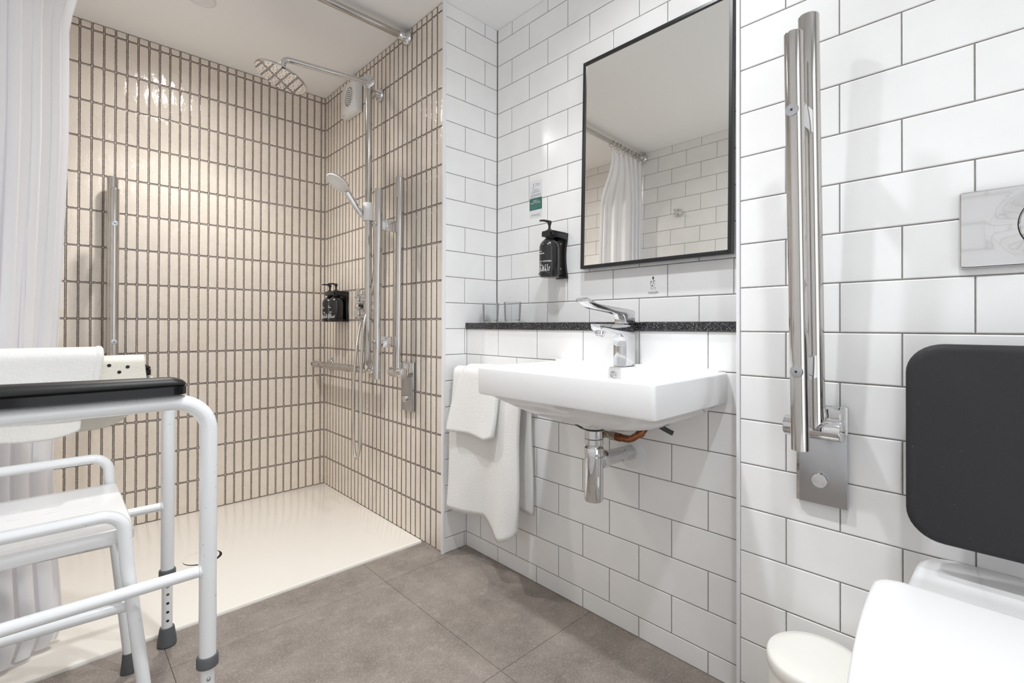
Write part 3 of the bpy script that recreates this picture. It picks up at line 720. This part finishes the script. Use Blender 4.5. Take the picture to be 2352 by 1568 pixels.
MB().lathe([(.030, 0), (.030, .007), (.026, .010), (.014, .011)], (RX - .004, RY - .004, 1.974), (-.75, -.66, 0), 36).build('arm_rose', M['chrome'], t)
MB().cyl((RX, RY, 1.940), (RX, RY, 1.992), .0175, 24, .002).build('elbow', M['chrome'], t)
HX, HZ = .648, 1.884
pth = fillet([(RX, RY, 1.972), (HX, RY + .01, 1.946), (HX, RY + .01, HZ + .010)], .034, 10)
MB().tube(pth, .0115, 20).build('arm', M['chrome'], t)
MB().lathe([(.0095, 0), (.0095, .012)], (HX, RY + .01, HZ), n=20).build('swivel', M['black_plastic'], t)
HR = .098
hn_ = Vector((-.30, .10, -.94)).normalized(); hq = Vector((0, 0, 1)).rotation_difference(-hn_); ho = Vector((HX, RY + .01, HZ))
hd = MB().lathe([(.010, .002), (.018, -.003), (HR - .006, -.008), (HR - .001, -.011), (HR, -.016), (HR - .003, -.020), (.0005, -.0205)], ho, -hn_, 64).build('head', M['spray_plate'], t)
m = MB()
for ring, n in ((.016, 8), (.033, 14), (.050, 20), (.067, 26), (.084, 32)):
    for k in range(n):
        a = 2 * PI * k / n + ring * 20; m.lathe([(.0016, 0), (.0010, .0012)], ho + hq @ Vector((ring * math.cos(a), ring * math.sin(a), -.0204)), hn_, 6)
m.build('nozzles', M['nozzle_grey'], hd, ang=0)['kind'] = 'stuff'
# hand shower
t = empty('hand_shower', (RX, RY, 1.39), 'round hand shower tilted down in a white sliding holder', 'hand shower')
MB().lathe([(.0235, 1.350), (.0238, 1.352), (.0238, 1.428), (.0225, 1.430), (.0162, 1.4305)], (RX, RY, 0), n=36).build('slider', M['matt_white'], t)
MB().lathe([(.021, 0), (.021, .012), (.018, .016), (.0005, .017)], (RX - .018, RY + .012, 1.386), (-.62, .75, -.1), 24).build('holder_cone', M['matt_white'], t)
hc = Vector((.878, 2.075, 1.4975)); nrm = Vector((-.56, -.06, -.80)).normalized()
hs = Vector((RX - .026, RY + .012, 1.375)); he = hc + Vector((.040, -.006, -.036)) - nrm * .004
pth = smooth_path([hs, hs.lerp(he, .4) + Vector((-.003, 0, .002)), he], 6)
MB().tube(pth, [.0125 + .003 * i / (len(pth) - 1) for i in range(len(pth))], 18).build('handle', M['chrome'], t)
h_ = MB().lathe([(.012, -.024), (.030, -.022), (.044, -.017), (.0515, -.010), (.0525, -.004)], hc, nrm, 44).build('head_shell', M['chrome'], t)
f_ = MB().lathe([(.0525, -.0045), (.0530, -.0015), (.0515, .0005), (.0005, .0025)], hc, nrm, 44).build('spray_face', M['matt_white'], t)
m = MB(); q = Vector((0, 0, 1)).rotation_difference(nrm)
for ring, n in ((.008, 6), (.018, 12), (.028, 18), (.037, 24), (.045, 28)):
    for k in range(n):
        a = 2 * PI * k / n + ring * 50; m.lathe([(.0012, 0), (.0008, .0012)], hc + q @ Vector((ring * math.cos(a), ring * math.sin(a), .0006)), nrm, 6)
m.build('nozzles', M['nozzle_grey'], f_, ang=0)['kind'] = 'stuff'
# hose
pth = smooth_path([(RX + .004, RY + .002, 1.352), (RX + .018, RY - .016, 1.33), (RX + .022, RY - .026, 1.25), (RX + .020, RY - .014, 1.10), (RX + .004, RY - .0, .98), (RX - .022, RY - .004, .88), (RX - .024, RY + .006, .78), (RX - .024, RY + .018, .64),
                   (RX - .014, RY + .036, .47), (RX - .006, RY + .064, .33), (RX - .004, RY + .100, .268), (RX - .004, RY + .122, .30), (RX - .012, RY + .118, .42), (RX - .02, RY + .100, .60), (RX - .01, RY + .09, .78), (1.030, 2.172, .875), (1.045, 2.185, .905)], 8)
o = MB().tube(pth, .0068, 14).build('shower_hose', M['hose_metal']); props(o, 'silver shower hose hanging in a long narrow loop', 'hose')
# concealed valve
t = empty('shower_valve', (XB, 2.20, .96), 'chrome round shower valve with two stacked control knobs', 'shower valve')
MB().lathe([(.086, 0), (.086, .003), (.082, .006), (.075, .007), (.0005, .008)], (XB - .0006, 2.195, .968), (-1, 0, 0), 56).build('plate', M['chrome'], t)
for z, r in ((1.004, .023), (.937, .026)):
    k_ = MB().lathe([(r - .004, .006), (r - .004, .022), (r, .024), (r, .052), (r - .002, .055), (.0005, .056)], (XB, 2.195, z), (-1, 0, 0), 36).build('knob', M['chrome'], t)
    m = MB(); m.box(XB - .052, XB - .036, 2.187, 2.203, z + r - .004, z + r + .030 * (1 if z > .97 else .25), .003); m.build('lever', M['chrome'], k_)
MB().cyl((1.048, 2.186, .900), (XB - .004, 2.186, .900), .0095, 16).build('hose_outlet', M['chrome'], t)

# extractor fan
t = empty('extractor_fan', (XB, 2.33, 1.93), 'square white extractor fan high on the shower side wall', 'fan')
FX = XB - .030
MB().box(FX, XB - .0005, 2.250, 2.412, 1.928, 2.092, .004).build('housing', M['matt_white'], t)
MB().box(FX - .004, FX + .001, 2.254, 2.408, 1.932, 2.088, .002).build('front_plate', M['white_plastic'], t)
m = MB().lathe([(.047, 0), (.047, .0006), (.0005, .0006)], (FX - .0042, 2.331, 2.016), (-1, 0, 0), 40); m.build('grille_shadow', M['dark_hole'], t)
for i in range(10):
    z = 2.016 + (i - 4.5) * .0094; hw = math.sqrt(max(.0474 ** 2 - ((i - 4.5) * .0094) ** 2, 1e-6))
    MB().grid(lambda u, v, hw=hw, z=z: Vector((FX - .0055, 2.331 + hw * (2 * u - 1), z - .0031 + .0062 * v + .006 * math.sin((2 * u - 1) * 2.6 + .4))), 14, 1).build('louvre', M['white_plastic'], t, ang=60)
m = MB().torus((FX - .0052, 2.331, 2.016), (1, 0, 0), .0478, .0018, 40, 8); m.build('grille_ring', M['white_plastic'], t)
MB().box(FX - .0046, FX - .0038, 2.380, 2.398, 1.938, 1.941).build('brand_mark', M['grey_print'], t, ang=0)

# ------------------------------------------------------------------ curtain rail, curtain
t = empty('curtain_rail', (.42, 1.826, 2.105), 'round steel shower curtain rail just below the ceiling', 'curtain rail')
MB().tube([(XL + .004, 1.826, 2.104), (XB - .004, 1.826, 2.106)], .0135, 24).build('tube', M['steel_tube'], t)
for xx, d in ((XL + .0006, 1), (XB - .0006, -1)):
    MB().lathe([(.030, 0), (.030, .008), (.026, .014), (.0195, .018), (.0178, .045), (.0165, .047)], (xx, 1.826, 2.105), (d, 0, 0), 36).build('end_bracket', M['chrome'], t)
def xr(z): return lerp([(0, .012), (.016, .008), (.036, .026), (.25, .010), (.476, .000), (.82, .0090), (1.2, .022), (1.41, .0285), (1.77, .028), (1.92, .062), (2.08, .135)], z)
def curt(u, v):
    z = .016 + (2.066 - .016) * v; R = xr(z); L = XL + .022; s = u
    ph = s * 2 * PI * 6.5
    amp = lerp([(0, .040), (.25, .034), (.8, .030), (2.1, .022)], z)
    x = L + (R - L) * s - .010 * math.sin(2 * ph) * (1 - .4 * v)
    y = 1.826 + amp * math.sin(ph + .5 * math.sin(3 * z)) * (.6 + .4 * math.sin(2.3 * s + 1.2 + .6 * z)) + .010 * math.sin(5 * s + 2.5 * z) * (1 - v)
    y += .150 * sstep(.45, 1, s) * sstep(2.08, 1.75, z) * lerp([(0, .25), (.3, .55), (.9, 1), (2, 1)], z)
    y -= (1 - v) ** 3 * .055 * (1 - s); z2 = z - (.0 if v > .02 else .004 * math.sin(ph))
    return Vector((min(x, R + .002), y, max(z2, .0135)))
t = empty('shower_curtain', (-.1, 1.826, 2.08), 'white fabric shower curtain gathered at the left of its rail', 'curtain')
o = MB().grid(curt, 150, 46).build('cloth', M['curtain_cloth'], t, ang=80)
for i in range(9):
    u = i / 8.0; p = curt(min(max(u, .02), .985), 1)
    m = MB().torus((p.x, 1.826, 2.098), (1, .15 * math.sin(i * 3), 0), .021, .0022, 20, 6); m.tube([(p.x, 1.826 + .004, 2.078), (p.x, p.y, 2.052)], .0024, 6); m.build('hook', M['chrome'], t)
# robe hook on the left wall
t = empty('robe_hook', (XL, 1.55, 1.683), 'chrome robe hook on the white wall seen in the mirror', 'hook')
MB().lathe([(.026, 0), (.026, .006), (.023, .012), (.011, .016), (.009, .018)], (XL + .0006, 1.55, 1.683), (1, 0, 0), 32).build('rose', M['chrome'], t)
m = MB().tube(smooth_path([(XL + .012, 1.55, 1.683), (XL + .035, 1.55, 1.683), (XL + .052, 1.55, 1.689)], 4), [.0085] * 4 + [.0065] * 5, 16); m.lathe([(.0005, -.009), (.007, -.006), (.0095, 0), (.007, .006), (.0005, .009)], (XL + .054, 1.55, 1.690), (1, 0, .2), 18); m.build('peg', M['chrome'], t)

# ------------------------------------------------------------------ toilet frame with black arm pads
CX0, CX1, YN, YF, ZA = -.175, .229, 1.165, 1.651, .7305
t = empty('armrest_stand', (0, 1.4, 0), 'white tubular support frame with padded black armrests standing by the shower', 'walking aid')
TR = .0155
for yy in (YN, YF):
    sf = MB().tube(fillet([(CX1, yy, .195), (CX1, yy, ZA), (CX0, yy, ZA), (CX0, yy, .195)], .062, 10), TR, 24).build('side_frame', M['white_enamel'], t)
    MB().tube([(CX1 - .006, yy, .384), (CX0 + .006, yy, .384)], .0112, 18).build('side_bar', M['white_enamel'], t)
    MB().torus((CX1 - .0145, yy, .384), (1, 0, 0), .0118, .0022, 20, 8).build('weld', M['white_enamel'], t)
    pd = MB(); sx0, sx1 = -.165, .190
    rs = []
    for z, i in ((.7470, .002), (.7478, 0), (.7625, 0), (.7640, .0015)): rs.append([(a, b, z) for a, b in rrect(sx0 + i, sx1 - i, yy - .027 + i, yy + .027 - i, .024, 8)])
    pd.rings(rs); p_ = pd.build('arm_base', M['black_gloss'], t)
    rs = []
    for z, i in ((.7636, .003), (.768, .0005), (.773, .001), (.7785, .004), (.7825, .009), (.7850, .016), (.7856, .022)): rs.append([(a, b, z - .010 * max(0, (a - .10) / .09) ** 2 * (z - .7636) / .022) for a, b in rrect(sx0 + i, sx1 - i, yy - .0265 + i, yy + .0265 - i, .024 - i * .6, 8)])
    MB().rings(rs).build('arm_pad', M['black_vinyl'], p_, ang=60)
    for xx in (CX1, CX0):
        lg = MB().tube([(xx, yy, .23), (xx, yy, .03)], .0128, 20).build('leg', M['white_enamel'], t)
        MB().lathe([(.0165, .186), (.0195, .188), (.0195, .206), (.0180, .209), (.0157, .210)], (xx, yy, 0), n=28).build('collar', M['grey_rubber'], t)
        MB().lathe([(.0205, .0008), (.0225, .004), (.0215, .018), (.0175, .046), (.0165, .050), (.0130, .0505)], (xx, yy, 0), n=28).build('rubber_foot', M['grey_rubber'], t)
        for i, z in enumerate((.166, .143, .119, .095, .071)):
            d = Vector((-xx * .12, -1, 0)).normalized()
            MB().lathe([(.0036, 0), (.0034, .0004), (.0005, .0005)] if i else [(.0038, 0), (.0036, .002), (.0005, .0032)], Vector((xx, yy, z)) + d * .0126, d, 12).build('button' if i == 0 else 'hole', M[('satin_metal', 'rust', 'dark_hole', 'dark_hole', 'dark_hole')[i]], lg)
for z in (.30, .62): MB().tube([(CX0, YN, z), (CX0, YF, z)], .0112, 16).build('rear_bar', M['white_enamel'], t)

# ------------------------------------------------------------------ shower stool
t = empty('shower_stool', (-.03, 1.4, 0), 'white plastic shower stool with tubular side rails pushed inside the support frame', 'stool')
r_ = .0112
def leg(pts, nm): return MB().tube(fillet(pts, .034, 8), r_, 18).build(nm, M['white_enamel'], t)
NY_, FY_ = 1.197, 1.60
leg([(-.19, NY_ - .01, .03), (-.155, NY_, .524), (.097, NY_, .524), (.104, NY_, .42), (.146, NY_ - .012, .03)], 'side_rail')
leg([(-.19, FY_ + .0, .03), (-.155, FY_, .552), (.100, FY_, .552), (.106, FY_, .42), (.143, FY_ - .01, .03)], 'side_rail')
for yy, dz in ((NY_ + .014, 0), (FY_ - .014, 0)): MB().tube([(-.16, yy, .350), (.108, yy, .340)], .0105, 16).build('side_bar', M['white_enamel'], t)
MB().tube([(.100, NY_, .452), (.100, FY_, .452)], .0105, 16).build('cross_bar', M['white_enamel'], t)
MB().tube([(-.158, NY_, .452), (-.158, FY_, .452)], .0105, 16).build('cross_bar', M['white_enamel'], t)
def seat_ring(i, z, dip=0):
    return [(a, b, z - dip * (1 - ((b - 1.40) / .18) ** 2)) for a, b in rrect(-.175 + i, .117 - i, 1.214 + i, 1.582 - i, .012, 4)]
MB().rings([seat_ring(.010, .4655), seat_ring(.002, .463), seat_ring(.0, .467), seat_ring(0, .483), seat_ring(.003, .4885), seat_ring(.009, .491), seat_ring(.03, .491)]).build('seat', M['white_plastic'], t)
m = MB()
for i in range(4):
    for j in range(4): m.box(-.12 + i * .055, -.10 + i * .055, 1.29 + j * .06, 1.2935 + j * .06, .4908, .4922, .0006, 1)
m.build('grip_ribs', M['white_plastic'], t, ang=0)
m = MB()
for xx, yy in ((.1455, NY_ - .012), (.1425, FY_ - .01), (-.19, NY_ - .01), (-.19, FY_)):
    MB().lathe([(.0165, .0008), (.0175, .004), (.0145, .035), (.0135, .050), (.0115, .0505)], (xx, yy, 0), n=22).build('rubber_foot', M['grey_rubber'], t)

# ------------------------------------------------------------------ bath mat and towel over the far armrest
def drape(xl, xr_, zn, zf, r, top, yc, wob=0.0, flare=None):
    def fn(u, v):
        a0 = zn(u); b0 = zf(u); Lf, La, Lb = top - a0, PI * r, top - b0; s = v * (Lf + La + Lb)
        if s < Lf: z = a0 + s; k = (top - z) / max(Lf, 1e-4); y = yc - r - .012 * k * k; side = -1
        elif s < Lf + La: a = (s - Lf) / r; y = yc - r * math.cos(a); z = top + r * .55 * math.sin(a); k = 0; side = 0
        else: z = top - (s - Lf - La); k = (top - z) / max(Lb, 1e-4); y = yc + r + .02 * k * k; side = 1
        L = xl(k, side); R = xr_(k, side); x = L + (R - L) * u
        return Vector((x, y + wob * math.sin(u * 7 + z * 20), z))
    return fn
mt = empty('bath_mat', (.12, YF, .78), 'cream rubber bath mat with suction holes draped over the far armrest', 'bath mat')
fn = drape(lambda k, s: .03 - .0 * k, lambda k, s: .1735 + (.010 * k if s < 0 else -.022 * k * k if s > 0 else 0), lambda u: .667 + .004 * u, lambda u: .606 + .035 * u ** 4, .0335, .783, YF)
o = MB().grid(fn, 30, 60).build('sheet', M['mat_rubber'], mt, ang=80); solid(o, .0032)
for i, (uu, vv) in enumerate(((.50, .28), (.75, .27), (.63, .235), (.83, .09), (.60, .03), (.5, .5), (.75, .52))):
    p = fn(uu, vv); d = fn(uu, min(vv + .01, 1)) - fn(uu, vv - .01); e = fn(uu + .01, vv) - fn(uu - .01, vv); nn = e.cross(d).normalized()
    if nn.y > 0 and vv < .5: nn = -nn
    if nn.z < 0 and abs(nn.z) > .3: nn = -nn
    MB().lathe([(.0042, 0), (.0042, .0004), (.0005, .0005)], p + nn * .0018, nn, 14).build('suction_hole', M['dark_hole'], mt)
tw = empty('draped_towel', (0, YF, .80), 'white towel folded over the far armrest of the support frame', 'towel')
fn = drape(lambda k, s: -.19, lambda k, s: .0805 - (.020 * k if s < 0 else .03 * k if s > 0 else 0), lambda u: .672 + .006 * math.sin(u * 5), lambda u: .600 + .030 * abs(u - .75), .043, .797, YF, .0025)
o = MB().grid(fn, 40, 70).build('cloth', M['terry_white'], tw, ang=80); solid(o, .012)
fn2 = drape(lambda k, s: -.19, lambda k, s: .068 - (.02 * k if s < 0 else 0), lambda u: .605 + .030 * (1 - u) ** 2 + .02 * u ** 6, lambda u: .66, .036, .794, YF, .002)
o = MB().grid(fn2, 40, 70).build('inner_layer', M['terry_hem'], tw, ang=80); solid(o, .009)
m = MB(); pts = [fn(1, k / 40) + Vector((.003, 0, 0)) for k in range(0, 41)]; m.tube(pts, .0085, 10); m.build('selvedge', M['terry_white'], tw)

# ------------------------------------------------------------------ toilet, back pad, flush plate, bin
TC = -.040
t = empty('toilet', (XE, TC, 0), 'white back to wall toilet with closed lid at the right edge', 'toilet')
def egg(xf, xb, hw, z, n=48, sq=2.6):
    """D shaped outline: square at the back (xb), rounded at the front (xf)"""
    pts = []; cx = xb - hw * .9
    for k in range(n):
        a = 2 * PI * k / n; c, s_ = math.cos(a), math.sin(a)
        if c > 0: px = cx + (xb - cx) * abs(c) ** .28; py = hw * (1 if s_ > 0 else -1) * min(1, abs(s_) ** .22)
        else: px = cx - (cx - xf) * abs(c) ** .95; py = hw * (1 if s_ > 0 else -1) * abs(s_) ** .75
        pts.append((px, TC + py, z))
    return pts
MB().rings([egg(.60, XE - .0008, .125, .001), egg(.58, XE - .0008, .13, .02), egg(.55, XE - .0008, .14, .20), egg(.49, XE - .0008, .160, .36), egg(.462, XE - .0008, .170, .43), egg(.460, XE - .0008, .171, .455), egg(.464, XE - .0008, .168, .463), egg(.474, XE - .0008, .160, .4665)]).build('pan', M['ceramic'], t, ang=50)
def lidr(i, z): return [(a, TC + b, z) for a, b in [(p[0], p[1] - TC) for p in egg(.445 + i, .925 - i, .197 - i, 0)]]
def lid_outline(i, z, xb, hw, xf=.445):
    pts = []; n = 10; rb = .030
    poly = [(xb - i, hw * .97 - i)] ; out = []
    for cx, cy, a0, sgn in ((xb - i - rb, hw - i - rb, 0, 1), ):
        for k in range(n + 1): a = PI / 2 * (1 - k / n); out.append((cx + rb * math.cos(PI / 2 - a) if 0 else cx + rb * math.sin(PI / 2 * (1 - k / n)), cy + rb * math.cos(PI / 2 * (1 - k / n))))
    x_t = xb - .34; m_ = 16
    for k in range(1, m_ + 1):
        f = k / m_; xx = (xb - rb - i) + (x_t - (xb - rb - i)) * f; out.append((xx, (hw - i) - .030 * f ** 1.6))
    hw2 = hw - i - .030
    for k in range(1, 13): a = PI / 2 * k / 12; out.append((x_t - (x_t - xf - i) * math.sin(a), hw2 * math.cos(a) ** .8 if k < 12 else 0))
    full = [(a, TC + b, z) for a, b in out] + [(a, TC - b, z) for a, b in out[-2::-1]]
    return full
sb = MB().rings([lid_outline(.004, .4685, .912, .190), lid_outline(.001, .4705, .912, .190), lid_outline(.001, .480, .912, .190), lid_outline(.004, .4825, .912, .190)]); sb.build('seat', M['white_plastic'], t, ang=50)
lb = MB().rings([lid_outline(.005, .4835, .918, .197), lid_outline(.001, .4850, .918, .197), lid_outline(0, .492, .918, .197), lid_outline(.0015, .4965, .918, .197), lid_outline(.006, .4990, .918, .197), lid_outline(.014, .5000, .918, .197)]); lb.build('lid', M['white_plastic'], t, ang=60)
for s_ in (-1, 1): MB().cyl((.930, TC + s_ * .075 - .03, .476), (.930, TC + s_ * .075 + .03, .476), .009, 18, .002).build('hinge', M['white_plastic'], t)

t = empty('toilet_back_pad', (XE, TC, .53), 'dark grey padded toilet backrest fixed above the toilet lid', 'backrest')
pc = [(a, b) for a, b in rrect(TC - .179, TC + .179, .522, .853, .050, 9)]
PX = 1.046
rs = []
for d, i in ((.034, .004), (.032, .0), (.010, 0), (.004, .002), (.001, .006), (0, .012)):
    rs.append([(PX + d, a, b) for a, b in rrect(TC - .179 + i, TC + .179 - i, .522 + i, .853 - i, .050 - i * .4, 9)])
MB().rings(rs).build('cushion', M['pad_foam'], t, ang=60)
for s_ in (-1, 1): MB().cyl((PX + .03, TC + s_ * .08, .69), (XE - .001, TC + s_ * .08, .69), .014, 18).build('stand_off', M['satin_metal'], t)

t = empty('flush_plate', (XE, TC - .008, 1.05), 'polished chrome flush plate with a round button above the toilet', 'flush plate')
fy0, fy1, fz0, fz1 = -.1705, .0745, .984, 1.1165
rs = []
for d, i in ((.0005, 0), (.009, 0), (.011, .0012), (.0118, .003)): rs.append([(XE - d, a, b) for a, b in rrect(fy0 + i, fy1 - i, fz0 + i, fz1 - i, .004, 4)])
m = MB(); m.rings(rs, True, False)
n0 = len(m.v)
def dome(u, v):
    a = fy0 + .003 + (fy1 - fy0 - .006) * u; b = fz0 + .003 + (fz1 - fz0 - .006) * v
    ra = math.hypot((a + .048) / .0705, (b - 1.0502) / .0520); e = min(u, 1 - u, v, 1 - v)
    d = .0118 + .008 * (1 - min(1, ra * .85)) * min(1, e * 12)
    return Vector((XE - d, a, b))
m.grid(dome, 40, 24); m.build('plate', M['chrome'], t, ang=60)
MB().lathe([(.0500, 0), (.0505, .0005), (.0500, .001)], (XE - .0155, -.048, 1.0502), (-1, 0, 0), 56).build('button_gap', M['dark_hole'], t)
MB().lathe([(.0490, 0), (.0490, .004), (.047, .0052), (.036, .0042), (.020, .0030), (.0005, .0026)], (XE - .0160, -.048, 1.0502), (-1, 0, 0), 56).build('button', M['chrome'], t)

t = empty('pedal_bin', (1.022, .268, 0), 'small round cream pedal bin between the tiled wall and the toilet', 'bin')
BO = (1.022, .268, 0)
MB().lathe([(.080, .0008), (.082, .003), (.082, .012), (.080, .014)], BO, n=48).build('base_ring', M['black_plastic'], t)
MB().lathe([(.0795, .012), (.0800, .02), (.0800, .236), (.0785, .238)], BO, n=48).build('body', M['cream_plastic'], t)
MB().lathe([(.0785, .236), (.0785, .241)], BO, n=48).build('rim_gap', M['dark_hole'], t)
MB().lathe([(.0830, .2395), (.0838, .241), (.0838, .256), (.0825, .2605), (.0790, .2635), (.06, .2655), (.03, .2668), (.0005, .2672)], BO, n=56).build('lid', M['cream_plastic'], t, ang=50)
MB().box(.925, .96, .250, .286, .006, .012, .003).build('pedal', M['black_plastic'], t)
